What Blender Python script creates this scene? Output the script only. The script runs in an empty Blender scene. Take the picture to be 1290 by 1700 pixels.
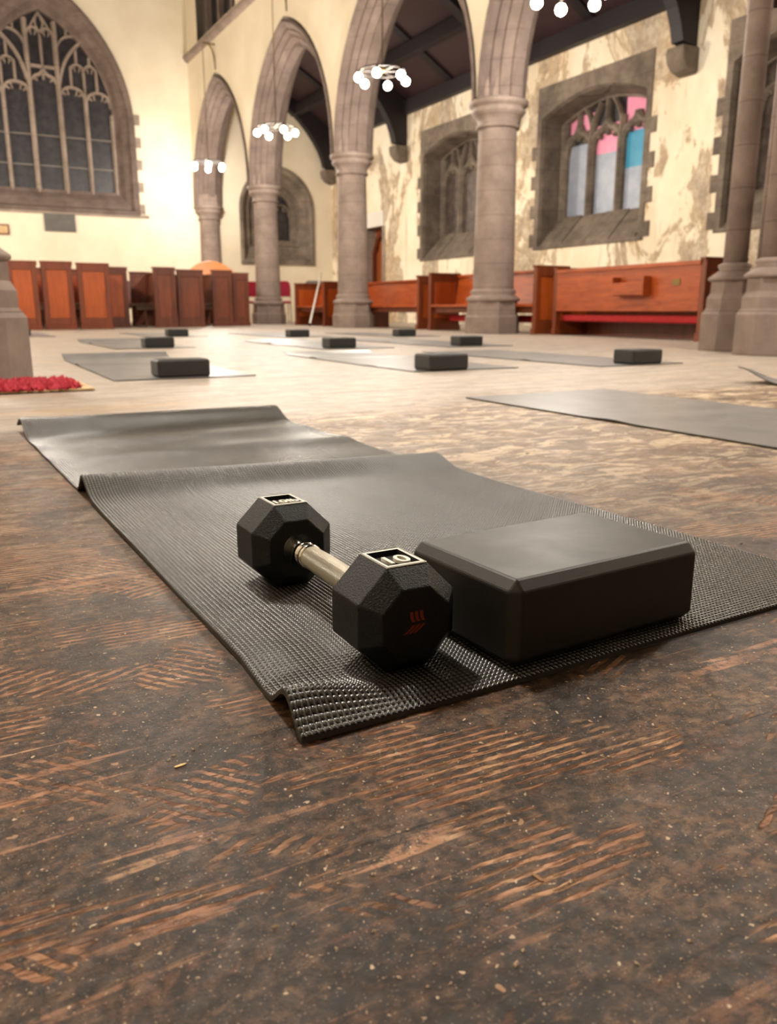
import bpy, math, random
import numpy as np
from mathutils import Vector, Matrix
from mathutils.geometry import tessellate_polygon
R = math.radians
rnd = random.Random(7)
sc = bpy.context.scene
COL = sc.collection

# ------------------------------------------------------------ camera, exposure, world, lamps' power
HEAD = R(28.83)                       # heading, clockwise from +Y (the nave runs along +Y)
PITCH = R(13.90)
cam_d = bpy.data.cameras.new('camera'); cam = bpy.data.objects.new('camera', cam_d); COL.objects.link(cam)
cam.location = (0, 0, 0.2925)
cam.rotation_euler = (R(90) - PITCH, 0, -HEAD)
cam_d.sensor_fit = 'VERTICAL'; cam_d.sensor_height = 36.0; cam_d.sensor_width = 36.0
cam_d.lens = 1358.0 / 1700.0 * 36.0
cam_d.clip_start = 0.02; cam_d.clip_end = 100
cam_d.dof.use_dof = True; cam_d.dof.focus_distance = 0.68; cam_d.dof.aperture_fstop = 11.0
sc.camera = cam
sc.view_settings.view_transform = 'Standard'; sc.view_settings.look = 'None'
sc.view_settings.gamma = 1.0; sc.view_settings.use_curve_mapping = False
sc.view_settings.exposure = 0.58
w = bpy.data.worlds.new('night'); sc.world = w; w.use_nodes = True
w.node_tree.nodes['Background'].inputs[0].default_value = (0.02, 0.025, 0.05, 1)
w.node_tree.nodes['Background'].inputs[1].default_value = 0.3
LAMP_W = 146.0                        # each chandelier
LAMP_NEAR_W = 225.0                   # the two unseen near ones, added to brighten the foreground
LAMP_COL = (1.0, 0.925, 0.83)
BULB_EMIT = 60.0

# ------------------------------------------------------------ materials
def lin(c):
    return tuple(((v/255.0)/12.92 if v/255.0 <= .04045 else ((v/255.0+.055)/1.055)**2.4) for v in c) + (1,)
class NT:
    def __init__(s, name):
        m = bpy.data.materials.new(name); m.use_nodes = True; s.m = m; s.t = m.node_tree; s.n = s.t.nodes
        s.b = s.n['Principled BSDF']
    def new(s, t, **kw):
        n = s.n.new(t)
        for k, v in kw.items(): setattr(n, k, v)
        return n
    def link(s, a, b): s.t.links.new(a, b)
    def coord(s, scale=(1, 1, 1), kind='Object', rot=(0, 0, 0)):
        c = s.new('ShaderNodeTexCoord'); mp = s.new('ShaderNodeMapping')
        mp.inputs['Scale'].default_value = scale; mp.inputs['Rotation'].default_value = rot
        s.link(c.outputs[kind], mp.inputs[0]); return mp.outputs[0]
    def noise(s, vec, scale, detail=4, rough=.6, dist=0):
        n = s.new('ShaderNodeTexNoise'); n.inputs['Scale'].default_value = scale; n.inputs['Detail'].default_value = detail
        n.inputs['Roughness'].default_value = rough; n.inputs['Distortion'].default_value = dist
        s.link(vec, n.inputs['Vector']); return n.outputs['Fac']
    def wave(s, vec, scale, dist=2, axis='Y', detail=2, dscale=1):
        n = s.new('ShaderNodeTexWave', wave_type='BANDS', bands_direction=axis); n.inputs['Scale'].default_value = scale
        n.inputs['Distortion'].default_value = dist; n.inputs['Detail'].default_value = detail; n.inputs['Detail Scale'].default_value = dscale
        s.link(vec, n.inputs['Vector']); return n.outputs['Fac']
    def ramp(s, fac, stops, interp='LINEAR'):
        n = s.new('ShaderNodeValToRGB'); n.color_ramp.interpolation = interp
        els = n.color_ramp.elements
        while len(els) < len(stops): els.new(.5)
        for e, (p, c) in zip(els, stops):
            e.position = p; e.color = c if isinstance(c, tuple) else (c, c, c, 1)
        s.link(fac, n.inputs[0]); return n.outputs[0]
    def math(s, op, a, b=None, clamp=False):
        n = s.new('ShaderNodeMath', operation=op); n.use_clamp = clamp
        for i, v in enumerate((a, b)):
            if v is None: continue
            if isinstance(v, (int, float)): n.inputs[i].default_value = v
            else: s.link(v, n.inputs[i])
        return n.outputs[0]
    def mix(s, fac, a, b):
        n = s.new('ShaderNodeMix', data_type='RGBA')
        for i, v in ((0, fac), (6, a), (7, b)):
            if isinstance(v, (int, float)): n.inputs[i].default_value = v
            elif isinstance(v, tuple): n.inputs[i].default_value = v
            else: s.link(v, n.inputs[i])
        return n.outputs[2]
    def bump(s, h, strength=.3, dist=.01):
        n = s.new('ShaderNodeBump'); n.inputs['Strength'].default_value = strength; n.inputs['Distance'].default_value = dist
        s.link(h, n.inputs['Height']); s.link(n.outputs[0], s.b.inputs['Normal']); return n
    def set(s, col=None, rough=None, metal=None, spec=None):
        if col is not None:
            if isinstance(col, tuple): s.b.inputs['Base Color'].default_value = col
            else: s.link(col, s.b.inputs['Base Color'])
        if rough is not None:
            if isinstance(rough, (int, float)): s.b.inputs['Roughness'].default_value = rough
            else: s.link(rough, s.b.inputs['Roughness'])
        if metal is not None: s.b.inputs['Metallic'].default_value = metal
        if spec is not None: s.b.inputs['Specular IOR Level'].default_value = spec
        return s.m

def mat_noisy(name, c1, c2, scale=8, rough=.5, bump=.1, metal=0, bscale=None, spec=.5, stretch=(1, 1, 1), bd=.005):
    t = NT(name); v = t.coord(stretch)
    f = t.noise(v, scale, 5); c = t.ramp(f, [(.3, lin(c1)), (.7, lin(c2))])
    if bump: t.bump(t.noise(v, bscale or scale*4, 4), bump, bd)
    return t.set(c, rough, metal, spec)

def mat_floor():
    t = NT('worn_wood_floor'); v = t.coord()
    sep = t.new('ShaderNodeSeparateXYZ'); t.link(v, sep.inputs[0])
    X, Y = sep.outputs[0], sep.outputs[1]
    n1 = t.noise(v, 6, 9, .72, .5); n2 = t.noise(t.coord((1, 4, 1)), 11, 8, .75, .6); n3 = t.noise(v, 85, 6, .8, .3)
    base = t.ramp(n1, [(.32, lin((32, 24, 19))), (.44, lin((62, 46, 34))), (.55, lin((98, 74, 55))), (.70, lin((144, 112, 82)))])
    base = t.mix(t.ramp(n2, [(.50, 0.0), (.62, .55)]), base, lin((118, 78, 56)))
    base = t.mix(t.ramp(n3, [(.44, .8), (.56, 0.0)]), base, lin((22, 17, 14)))
    n4 = t.noise(t.coord((1, 2.5, 1)), 38, 6, .78, .5)
    base = t.mix(t.ramp(n4, [(.38, .6), (.50, 0.0)]), base, lin((30, 23, 19)))
    base = t.mix(t.ramp(n4, [(.57, 0.0), (.66, .45)]), base, lin((146, 112, 82)))
    base = t.mix(t.ramp(n3, [(.58, 0.0), (.72, .5)]), base, lin((150, 118, 92)))
    fine = t.noise(t.coord((2.0, 16, 1)), 22, 6, .75, .4)
    def layer(rot, per, mscale, lo, off, dist=1.6):
        vr = t.coord((1, 1, 1), rot=(0, 0, R(rot)))
        wv = t.wave(vr, .314/per, dist, 'Y', 3, 2.0)
        mp = t.new('ShaderNodeMapping'); mp.inputs['Location'].default_value = (off, off*.7, 0); t.link(t.coord((1, 1.5, 1)), mp.inputs[0])
        pm = t.noise(mp.outputs[0], mscale, 4, .6, .4)
        m = t.math('MULTIPLY', t.ramp(wv, [(.48, 0.0), (.66, 1.0)]), t.ramp(pm, [(lo, 0.0), (lo+.035, 1.0)]))
        return t.math('MULTIPLY', m, t.ramp(fine, [(.40, .1), (.50, 1.0)]))
    ch = t.math('MAXIMUM', layer(3, .0082, 5.2, .545, 0), t.math('MAXIMUM', layer(-24, .0105, 4.6, .585, 3.3, 2.2), layer(50, .009, 4.8, .60, 7.7, 3.0)))
    st = t.noise(t.coord((1.3, 24, 1), rot=(0, 0, R(-1))), 2.6, 6, .62, .6)
    worn = t.math('MULTIPLY', t.ramp(st, [(.565, 0.0), (.61, 1.0)]), t.ramp(t.noise(v, 3.1, 3, .5), [(.46, 0.0), (.55, 1.0)]))
    worn = t.math('MULTIPLY', worn, t.ramp(n3, [(.40, .15), (.52, 1.0)]))
    wc = t.ramp(t.noise(v, 14, 4, .7), [(.35, lin((132, 88, 62))), (.55, lin((178, 128, 94))), (.72, lin((220, 180, 140)))])
    base = t.mix(t.math('MULTIPLY', worn, .85), base, wc)
    base = t.mix(t.math('MULTIPLY', ch, .9), base, wc)
    # far paler boards (start beyond the foreground mat)
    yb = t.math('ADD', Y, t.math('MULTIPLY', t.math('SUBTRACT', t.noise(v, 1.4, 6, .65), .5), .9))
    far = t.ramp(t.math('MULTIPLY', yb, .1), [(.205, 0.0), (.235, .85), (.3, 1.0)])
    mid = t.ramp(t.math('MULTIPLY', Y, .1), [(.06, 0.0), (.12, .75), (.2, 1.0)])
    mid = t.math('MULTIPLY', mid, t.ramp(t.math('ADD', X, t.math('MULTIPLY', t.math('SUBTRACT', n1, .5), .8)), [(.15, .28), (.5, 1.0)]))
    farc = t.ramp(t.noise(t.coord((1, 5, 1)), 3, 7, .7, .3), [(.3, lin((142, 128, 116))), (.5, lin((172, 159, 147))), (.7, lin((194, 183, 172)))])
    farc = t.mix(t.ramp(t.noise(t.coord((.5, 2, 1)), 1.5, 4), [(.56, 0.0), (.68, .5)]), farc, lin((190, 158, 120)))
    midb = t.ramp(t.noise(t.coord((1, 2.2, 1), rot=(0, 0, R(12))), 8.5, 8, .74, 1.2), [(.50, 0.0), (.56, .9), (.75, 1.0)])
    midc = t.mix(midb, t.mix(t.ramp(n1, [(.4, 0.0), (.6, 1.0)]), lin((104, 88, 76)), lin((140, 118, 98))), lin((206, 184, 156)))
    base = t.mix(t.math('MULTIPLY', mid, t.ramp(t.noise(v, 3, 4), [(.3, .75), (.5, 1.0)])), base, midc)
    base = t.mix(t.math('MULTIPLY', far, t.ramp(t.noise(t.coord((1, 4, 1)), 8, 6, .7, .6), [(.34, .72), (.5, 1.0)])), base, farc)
    # board joints
    yy = t.math('FRACT', t.math('MULTIPLY', t.math('ADD', Y, t.math('MULTIPLY', X, .02)), 1/.145))
    seam = t.math('LESS_THAN', t.math('ABSOLUTE', t.math('SUBTRACT', yy, .5)), .0065)
    seam = t.math('MULTIPLY', seam, t.ramp(t.noise(v, 6, 3), [(.45, 0.0), (.55, .85)]))
    base = t.mix(seam, base, lin((24, 16, 12)))
    # pale paint specks and chips
    def specks(scale, rad, keep, col, amt):
        vo = t.new('ShaderNodeTexVoronoi'); vo.inputs['Scale'].default_value = scale
        d = t.new('ShaderNodeVectorMath', operation='ADD'); nn = t.new('ShaderNodeTexNoise'); nn.inputs['Scale'].default_value = scale*1.4; t.link(v, nn.inputs['Vector'])
        sc_ = t.new('ShaderNodeVectorMath', operation='SCALE'); sc_.inputs['Scale'].default_value = .9/scale; t.link(nn.outputs['Color'], sc_.inputs[0])
        t.link(v, d.inputs[0]); t.link(sc_.outputs[0], d.inputs[1]); t.link(d.outputs[0], vo.inputs['Vector'])
        rs = t.new('ShaderNodeSeparateColor'); t.link(vo.outputs['Color'], rs.inputs[0])
        m = t.math('MULTIPLY', t.math('LESS_THAN', vo.outputs['Distance'], rad), t.math('GREATER_THAN', rs.outputs[0], keep))
        return t.mix(t.math('MULTIPLY', m, amt), base, lin(col))
    base = specks(240, .16, .55, (176, 150, 122), .8)
    base = specks(120, .14, .82, (200, 176, 146), .9)
    base = specks(60, .13, .80, (176, 136, 100), .8)
    base = specks(14, .07, .80, (180, 140, 98), .7)
    base = specks(420, .20, .45, (140, 118, 98), .7)
    rg = t.ramp(t.noise(v, 18, 6, .7), [(.3, .26), (.7, .56)])
    hb = t.math('ADD', t.math('MULTIPLY', ch, -.7), t.math('ADD', t.math('MULTIPLY', n3, 1.4), t.math('MULTIPLY', seam, -2)))
    t.bump(hb, .7, .0016)
    return t.set(base, rg, 0, .30)

def mat_plaster(name, damaged):
    t = NT(name); v = t.coord()
    f = t.noise(v, 1.2, 5)
    c = t.ramp(f, [(.35, lin((222, 209, 186))), (.65, lin((233, 222, 201)))])
    if damaged: c = t.ramp(f, [(.35, lin((236, 220, 192))), (.65, lin((246, 236, 216)))])
    if damaged:
        n = t.noise(t.coord((1, 1, .55)), .95, 8, .68, .5)
        big = t.ramp(n, [(.515, 0.0), (.54, 1.0)])
        stone = t.ramp(t.noise(v, 6, 7, .75), [(.3, lin((124, 110, 98))), (.46, lin((170, 152, 132))), (.6, lin((206, 192, 170))), (.75, lin((228, 216, 194)))])
        c = t.mix(t.math('MULTIPLY', big, .9), c, stone)
        edge = t.ramp(n, [(.495, 0.0), (.515, .6), (.53, .6), (.56, 0.0)])
        c = t.mix(edge, c, lin((168, 140, 108)))
        tint = t.ramp(t.noise(t.coord((1, 1, .4)), .7, 4, .6), [(.52, 0.0), (.70, .45)])
        c = t.mix(tint, c, lin((204, 164, 112)))
        run = t.ramp(t.noise(t.coord((3.2, 3.2, .3)), 2.0, 6, .65), [(.60, 0.0), (.68, .5)])
        c = t.mix(run, c, lin((170, 142, 112)))
        t.bump(t.math('ADD', t.math('MULTIPLY', big, -1), t.noise(v, 30, 5)), .4, .02)
    else:
        t.bump(t.noise(v, 25, 5), .08, .01)
    return t.set(c, .85, 0, .2)

def mat_stone(name, c1, c2, joints=.28):
    t = NT(name); v = t.coord()
    c = t.ramp(t.noise(v, 3.5, 8, .7), [(.3, lin(c1)), (.7, lin(c2))])
    c = t.mix(t.ramp(t.noise(v, 1.1, 3), [(.45, 0.0), (.7, .5)]), c, lin((c1[0]*.8, c1[1]*.78, c1[2]*.74)))
    sep = t.new('ShaderNodeSeparateXYZ'); t.link(t.coord(kind='Object'), sep.inputs[0])
    j = t.math('LESS_THAN', t.math('FRACT', t.math('MULTIPLY', sep.outputs[2], 1/joints)), .022)
    c = t.mix(t.math('MULTIPLY', j, .55), c, lin((c1[0]*.6, c1[1]*.55, c1[2]*.5)))
    t.bump(t.math('ADD', t.noise(v, 45, 6, .7), t.math('MULTIPLY', j, -1)), .25, .008)
    return t.set(c, .8, 0, .25)

def mat_wood(name, c1, c2, rough=.35, axis=(6, 6, .6)):
    t = NT(name); v = t.coord(axis)
    f = t.noise(v, 5, 6, .65, .8)
    c = t.ramp(f, [(.3, lin(c1)), (.7, lin(c2))])
    t.bump(f, .12, .004)
    return t.set(c, rough, 0, .5)

def mat_yoga():
    t = NT('black_textured_mat'); uv = t.new('ShaderNodeUVMap'); uv.uv_map = 'UVMap'
    sep = t.new('ShaderNodeSeparateXYZ'); t.link(uv.outputs[0], sep.inputs[0])
    p = .004
    p = .0048
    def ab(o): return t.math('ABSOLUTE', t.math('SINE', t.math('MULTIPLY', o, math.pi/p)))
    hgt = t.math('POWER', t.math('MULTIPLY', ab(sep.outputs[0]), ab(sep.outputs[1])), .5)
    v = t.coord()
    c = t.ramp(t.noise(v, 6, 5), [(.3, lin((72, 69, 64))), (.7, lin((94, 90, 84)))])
    c = t.mix(t.ramp(hgt, [(.45, 1.0), (.82, 0.0)]), c, lin((6, 6, 6)))  # gaps of the open weave painted near black, as shade between beads
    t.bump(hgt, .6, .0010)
    return t.set(c, .26, 0, .65)

def mat_flat(name, c, rough=.5, metal=0, spec=.5): return NT(name).set(lin(c), rough, metal, spec)

M = {}
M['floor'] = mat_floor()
M['white_plaster'] = mat_plaster('cream_plaster', False)
M['bad_plaster'] = mat_plaster('peeling_plaster', True)
M['stone'] = mat_stone('warm_grey_stone', (114, 99, 92), (150, 133, 123))
M['archstone'] = mat_stone('moulded_brown_grey_stone', (92, 79, 74), (128, 112, 104))
M['dkstone'] = mat_stone('weathered_grey_stone', (92, 82, 74), (146, 132, 118), .33)
M['palestone'] = mat_stone('pale_stone', (138, 124, 114), (172, 156, 144), .5)
M['roof'] = mat_wood('dark_roof_timber', (18, 11, 15), (28, 18, 24), .6)
M['boards'] = mat_wood('brown_roof_boards', (42, 25, 28), (62, 39, 40), .6)
M['dimwall'] = mat_noisy('unlit_toned_wall', (58, 44, 36), (82, 64, 52), 3, .7, 0)  # rear wall coloured dark to stand for the unlit church behind
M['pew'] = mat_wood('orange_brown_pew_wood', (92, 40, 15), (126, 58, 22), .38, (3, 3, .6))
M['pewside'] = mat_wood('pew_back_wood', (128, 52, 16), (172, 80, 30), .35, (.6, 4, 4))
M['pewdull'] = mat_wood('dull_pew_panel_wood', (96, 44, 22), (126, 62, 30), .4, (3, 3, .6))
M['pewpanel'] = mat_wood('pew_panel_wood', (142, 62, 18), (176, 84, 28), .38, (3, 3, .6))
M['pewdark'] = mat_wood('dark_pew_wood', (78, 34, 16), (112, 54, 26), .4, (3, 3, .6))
M['cushion'] = mat_noisy('red_cushion_cloth', (150, 20, 26), (186, 34, 40), 30, .8, .2)
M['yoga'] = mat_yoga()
M['farmat'] = mat_noisy('grey_mat', (112, 110, 110), (132, 130, 129), 10, .34, .25, bscale=400, bd=.001)
M['matedge'] = mat_flat('mat_edge', (58, 53, 46), .6)
def mat_foam():
    t = NT('dark_foam'); v = t.coord()
    c = t.ramp(t.noise(v, 14, 5, .6, .8), [(.35, lin((24, 22, 19))), (.55, lin((32, 29, 25))), (.68, lin((32, 25, 21)))])
    t.bump(t.noise(v, 500, 3), .15, .0006)
    return t.set(c, t.ramp(t.noise(v, 17, 5, .65, .6), [(.35, .44), (.62, .49)]), 0, .5)
M['foam'] = mat_foam()
M['foamfar'] = mat_noisy('black_foam', (30, 28, 27), (42, 39, 37), 5, .6, .15, bscale=300, bd=.0006)
def mat_rubber():
    t = NT('black_rubber'); v = t.coord()
    t.bump(t.noise(v, 620, 3, .7), 1.0, .0009)
    return t.set(lin((9, 9, 9)), .40, 0, .38)
M['rubber'] = mat_rubber()
M['well'] = mat_flat('number_well_black', (12, 12, 12), .6)
M['number'] = mat_flat('pale_number', (222, 218, 206), .5)
M['orange_logo'] = mat_flat('orange_logo', (130, 44, 16), .5)
M['chrome'] = mat_flat('chrome', (205, 200, 190), .12, 1.0)
def mat_knurl():
    t = NT('knurled_steel'); uv = t.new('ShaderNodeUVMap'); uv.uv_map = 'UVMap'
    sep = t.new('ShaderNodeSeparateXYZ'); t.link(uv.outputs[0], sep.inputs[0])
    a = t.math('ADD', sep.outputs[0], sep.outputs[1]); b = t.math('SUBTRACT', sep.outputs[0], sep.outputs[1])
    k = math.pi/.0021
    h = t.math('MULTIPLY', t.math('ABSOLUTE', t.math('SINE', t.math('MULTIPLY', a, k))), t.math('ABSOLUTE', t.math('SINE', t.math('MULTIPLY', b, k))))
    t.bump(h, 1.0, .0007)
    return t.set(lin((200, 194, 178)), .3, 1.0)
M['knurl'] = mat_knurl()
M['iron'] = mat_flat('black_iron', (34, 30, 28), .5, .7)
M['brass'] = mat_flat('aged_brass', (120, 100, 60), .4, .8)
M['nightglass'] = mat_noisy('dark_leaded_glass', (26, 24, 30), (58, 54, 58), 9, .35, .3, bscale=22)
M['nightglass2'] = mat_noisy('dark_small_pane_glass', (60, 50, 48), (112, 98, 90), 7, .4, .3, bscale=22)
M['pink'] = mat_noisy('pink_panel', (226, 140, 172), (240, 158, 188), 3, .5, 0)
M['blue'] = mat_noisy('blue_panel', (40, 136, 176), (70, 160, 196), 3, .45, 0)
M['paleblue'] = mat_noisy('grey_blue_panel', (140, 150, 168), (170, 176, 192), 4, .4, 0)
M['lead'] = mat_flat('lead', (120, 112, 104), .5)
M['plaque'] = mat_noisy('grey_slate', (82, 78, 74), (98, 94, 90), 8, .5, .1)
M['doorwood'] = mat_wood('door_wood', (120, 60, 24), (160, 86, 38), .5, (5, 5, .6))
M['white'] = mat_flat('white_paint', (226, 222, 214), .6)
M['table'] = mat_noisy('orange_table_laminate', (226, 138, 78), (240, 156, 96), 2, .45, 0)
M['redfab'] = mat_noisy('crimson_fabric', (150, 22, 48), (178, 34, 62), 40, .8, .2)
M['greyfab'] = mat_noisy('grey_fabric', (104, 102, 102), (126, 122, 120), 40, .8, .2)
M['rugred'] = mat_noisy('red_rug_pile', (160, 20, 38), (222, 84, 98), 30, .85, .5, bscale=140)
M['rugtan'] = mat_noisy('tan_rug_border', (176, 146, 104), (206, 180, 138), 22, .9, .5, bscale=140)
M['debris'] = mat_noisy('floor_grit', (170, 146, 118), (216, 196, 168), 60, .8, 0)
M['splinter'] = mat_noisy('wood_splinter', (120, 86, 58), (170, 130, 90), 60, .8, 0)
M['shaving'] = mat_flat('yellow_shaving', (220, 190, 130), .7)
M['darkbit'] = mat_flat('dark_bit', (48, 30, 22), .7)
def mat_bulb():
    m = bpy.data.materials.new('lit_bulb'); m.use_nodes = True; t = m.node_tree; t.nodes.clear()
    e = t.nodes.new('ShaderNodeEmission'); e.inputs[0].default_value = (1.0, .86, .64, 1); e.inputs[1].default_value = BULB_EMIT
    o = t.nodes.new('ShaderNodeOutputMaterial'); t.links.new(e.outputs[0], o.inputs[0]); return m
M['bulb'] = mat_bulb()

# ------------------------------------------------------------ mesh helpers
class MB:
    def __init__(s): s.v = []; s.f = []; s.sm = []; s.mi = []
    def add(s, vs, fs, smooth=False, mi=0):
        o = len(s.v); s.v += [tuple(p) for p in vs]
        for f in fs: s.f.append([i+o for i in f]); s.sm.append(smooth); s.mi.append(mi)
        return s
    def box(s, a, b, mi=0, M_=None):
        x0, y0, z0 = a; x1, y1, z1 = b
        vs = [(x0,y0,z0),(x1,y0,z0),(x1,y1,z0),(x0,y1,z0),(x0,y0,z1),(x1,y0,z1),(x1,y1,z1),(x0,y1,z1)]
        if M_: vs = [tuple(M_ @ Vector(p)) for p in vs]
        return s.add(vs, [(0,3,2,1),(4,5,6,7),(0,1,5,4),(1,2,6,5),(2,3,7,6),(3,0,4,7)], False, mi)
    def lathe(s, prof, n=24, c=(0,0), smooth=True, rot=0, cap=True, axis='Z', mi=0):
        vs = []
        for r, z in prof:
            for k in range(n):
                a = rot + 2*math.pi*k/n; p = (c[0]+r*math.cos(a), c[1]+r*math.sin(a), z)
                if axis == 'Y': p = (c[0]+r*math.cos(a), z, c[1]+r*math.sin(a))
                vs.append(p)
        m = len(prof); fs = []
        for i in range(m-1):
            for k in range(n):
                q = (i*n+k, i*n+(k+1)%n, (i+1)*n+(k+1)%n, (i+1)*n+k)
                fs.append(q if axis == 'Z' else q[::-1])
        s.add(vs, fs, smooth, mi)
        if cap:
            o = len(s.v)-len(vs); a = list(range(o, o+n)); b = list(range(o+(m-1)*n, o+m*n))
            if axis == 'Z': a = a[::-1]
            else: b = b[::-1]
            s.f += [a, b]; s.sm += [False, False]; s.mi += [mi, mi]
        return s
    def sweep(s, pts, sec, up=(0,0,1), closed=False, smooth=False, cap=True, mi=0):
        """sec: list of (a,b): a along side, b along 'up'-ish axis; pts 3D"""
        P = [Vector(p) for p in pts]; n = len(P); m = len(sec); vs = []; up = Vector(up)
        for i in range(n):
            if closed: tg = (P[(i+1)%n]-P[i-1])
            else: tg = (P[min(i+1, n-1)]-P[max(i-1, 0)])
            tg.normalize(); sd = tg.cross(up)
            if sd.length < 1e-4: sd = tg.cross(Vector((1, 0, 0)))
            sd.normalize(); u = sd.cross(tg).normalized()
            k = 1.0
            if 0 < i < n-1:
                a = (P[i]-P[i-1]).normalized().dot((P[i+1]-P[i]).normalized()); k = 1/max(.5, math.sqrt(max(.01, (1+a)/2)))
            for a, b in sec: vs.append(P[i]+sd*a*k+u*b)
        fs = []
        for i in range(n if closed else n-1):
            for k in range(m):
                j = (i+1) % n; fs.append((i*m+k, i*m+(k+1)%m, j*m+(k+1)%m, j*m+k))
        s.add(vs, fs, smooth, mi)
        if cap and not closed:
            o = len(s.v)-len(vs); s.f += [list(range(o, o+m)), list(range(o+(n-1)*m, o+n*m))[::-1]]; s.sm += [False]*2; s.mi += [mi]*2
        return s
    def tube(s, pts, r, n=8, closed=False, mi=0, up=(0, 0, 1)):
        return s.sweep(pts, [(r*math.cos(2*math.pi*k/n), r*math.sin(2*math.pi*k/n)) for k in range(n)], up, closed, True, True, mi)
    def prism(s, poly, a, b, fn, mi=0):
        """poly 2D list extruded from a to b; fn(u,v,d)->xyz"""
        n = len(poly); vs = [fn(u, v, a) for u, v in poly]+[fn(u, v, b) for u, v in poly]
        fs = [list(range(n))[::-1], [n+i for i in range(n)]]+[(i, (i+1)%n, n+(i+1)%n, n+i) for i in range(n)]
        return s.add(vs, fs, False, mi)
    def plate(s, outer, holes, fn, d, mi=0):
        loops = [[Vector((u, v, 0)) for u, v in l] for l in [outer]+holes]
        tri = tessellate_polygon(loops); flat = [p for l in loops for p in l]
        return s.add([fn(p.x, p.y, d) for p in flat], [tuple(t) for t in tri], False, mi)
    def loft(s, loops, closed=True, smooth=False, mi=0):
        m = len(loops[0]); vs = [p for l in loops for p in l]; fs = []
        for i in range(len(loops)-1):
            for k in range(m if closed else m-1):
                fs.append((i*m+k, i*m+(k+1)%m, (i+1)*m+(k+1)%m, (i+1)*m+k))
        return s.add(vs, fs, smooth, mi)
    def sphere(s, c, r, n=12, sz=1.0, mi=0):
        prof = [(r*math.sin(math.pi*i/n), c[2]-r*sz*math.cos(math.pi*i/n)) for i in range(n+1)]
        prof[0] = (1e-4, prof[0][1]); prof[-1] = (1e-4, prof[-1][1])
        return s.lathe(prof, n*2, (c[0], c[1]), True, 0, True, 'Z', mi)
    def build(s, name, mats, parent=None, loc=None, rotz=0, bevel=0, shift=None, recalc=False):
        me = bpy.data.meshes.new(name)
        vs = s.v if shift is None else [(p[0]-shift[0], p[1]-shift[1], p[2]-shift[2]) for p in s.v]
        me.from_pydata(vs, [], s.f)
        if not isinstance(mats, (list, tuple)): mats = [mats]
        for m in mats: me.materials.append(m)
        me.polygons.foreach_set('use_smooth', s.sm); me.polygons.foreach_set('material_index', s.mi); me.update()
        if recalc:
            import bmesh
            bm = bmesh.new(); bm.from_mesh(me); bmesh.ops.remove_doubles(bm, verts=bm.verts, dist=1e-5); bmesh.ops.recalc_face_normals(bm, faces=bm.faces); bm.to_mesh(me); bm.free()
        o = bpy.data.objects.new(name, me); COL.objects.link(o)
        if parent: o.parent = parent
        if loc: o.location = loc
        o.rotation_euler = (0, 0, rotz)
        if bevel:
            b = o.modifiers.new('bevel', 'BEVEL'); b.width = bevel; b.segments = 2; b.limit_method = 'ANGLE'
        return o

def tag(o, label=None, cat=None, group=None, kind=None):
    if label: o['label'] = label
    if cat: o['category'] = cat
    if group: o['group'] = group
    if kind: o['kind'] = kind
    return o
def thing(name, label, cat, loc=(0, 0, 0), rz=0, group=None):
    o = bpy.data.objects.new(name, None); COL.objects.link(o); o.location = loc; o.rotation_euler = (0, 0, rz); o.empty_display_size = .1
    return tag(o, label, cat, group)
def struct_root(name, loc=(0, 0, 0)):
    o = bpy.data.objects.new(name, None); COL.objects.link(o); o.location = loc; o['kind'] = 'structure'; return o
def copy_tree(o, parent=None):
    c = o.copy(); COL.objects.link(c); c.parent = parent
    for ch in list(o.children): copy_tree(ch, c)
    return c

# ------------------------------------------------------------ the shell
XA0, XA1 = 5.98, 6.60            # nave face and aisle face of the arcade wall
YE = 20.5                        # end wall face
XW = 9.6                         # aisle wall face
COLS_Y = [8.70, 12.65, 16.60, 20.50]
SPRING = 2.72
ZTOP = 9.0
mb = MB(); mb.add([(-1.8, -12, 0), (10.2, -12, 0), (10.2, 20.8, 0), (-1.8, 20.8, 0)], [(0, 1, 2, 3)])
mb.add([(-1.8, -12, -.2), (10.2, -12, -.2), (10.2, 20.8, -.2), (-1.8, 20.8, -.2)], [(3, 2, 1, 0)])
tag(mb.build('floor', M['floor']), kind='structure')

def arch_pts(hw, rise, n=16, c=0.0, z0=0.0, stilt=0.0):
    """pointed arch outline from (c-hw,z0) over the apex to (c+hw,z0)"""
    Rr = (hw*hw+(rise-stilt)**2)/(2*hw); cx = Rr-hw; a1 = math.acos(cx/Rr)
    right = [(hw, 0)] if stilt else []
    right += [(-cx+Rr*math.cos(a1*i/n), stilt+Rr*math.sin(a1*i/n)) for i in range(n+1)]
    left = [(-x, z) for x, z in right]
    pts = left+right[::-1][1:]
    return [(c+x, z0+z) for x, z in pts]

# arcade wall with four arches; local 2D (y,z)
fnA = lambda u, v, d: (d, u, v)
bays = [(4.75, 8.70), (8.70, 12.65), (12.65, 16.60), (16.60, 20.50)]
low = [(4.0, 0.0)]
mbw = MB()
outline = [(-4.0, SPRING-.02), (3.9, SPRING-.02), (3.9, 2.72)]
bot = []
for a, b in bays:
    bot += [(y, z) for y, z in arch_pts((b-a)/2-.03, 2.47, 16, (a+b)/2, SPRING)]
poly = [(3.6, SPRING)]+bot+[(20.8, SPRING), (20.8, ZTOP), (3.6, ZTOP)]
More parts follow.
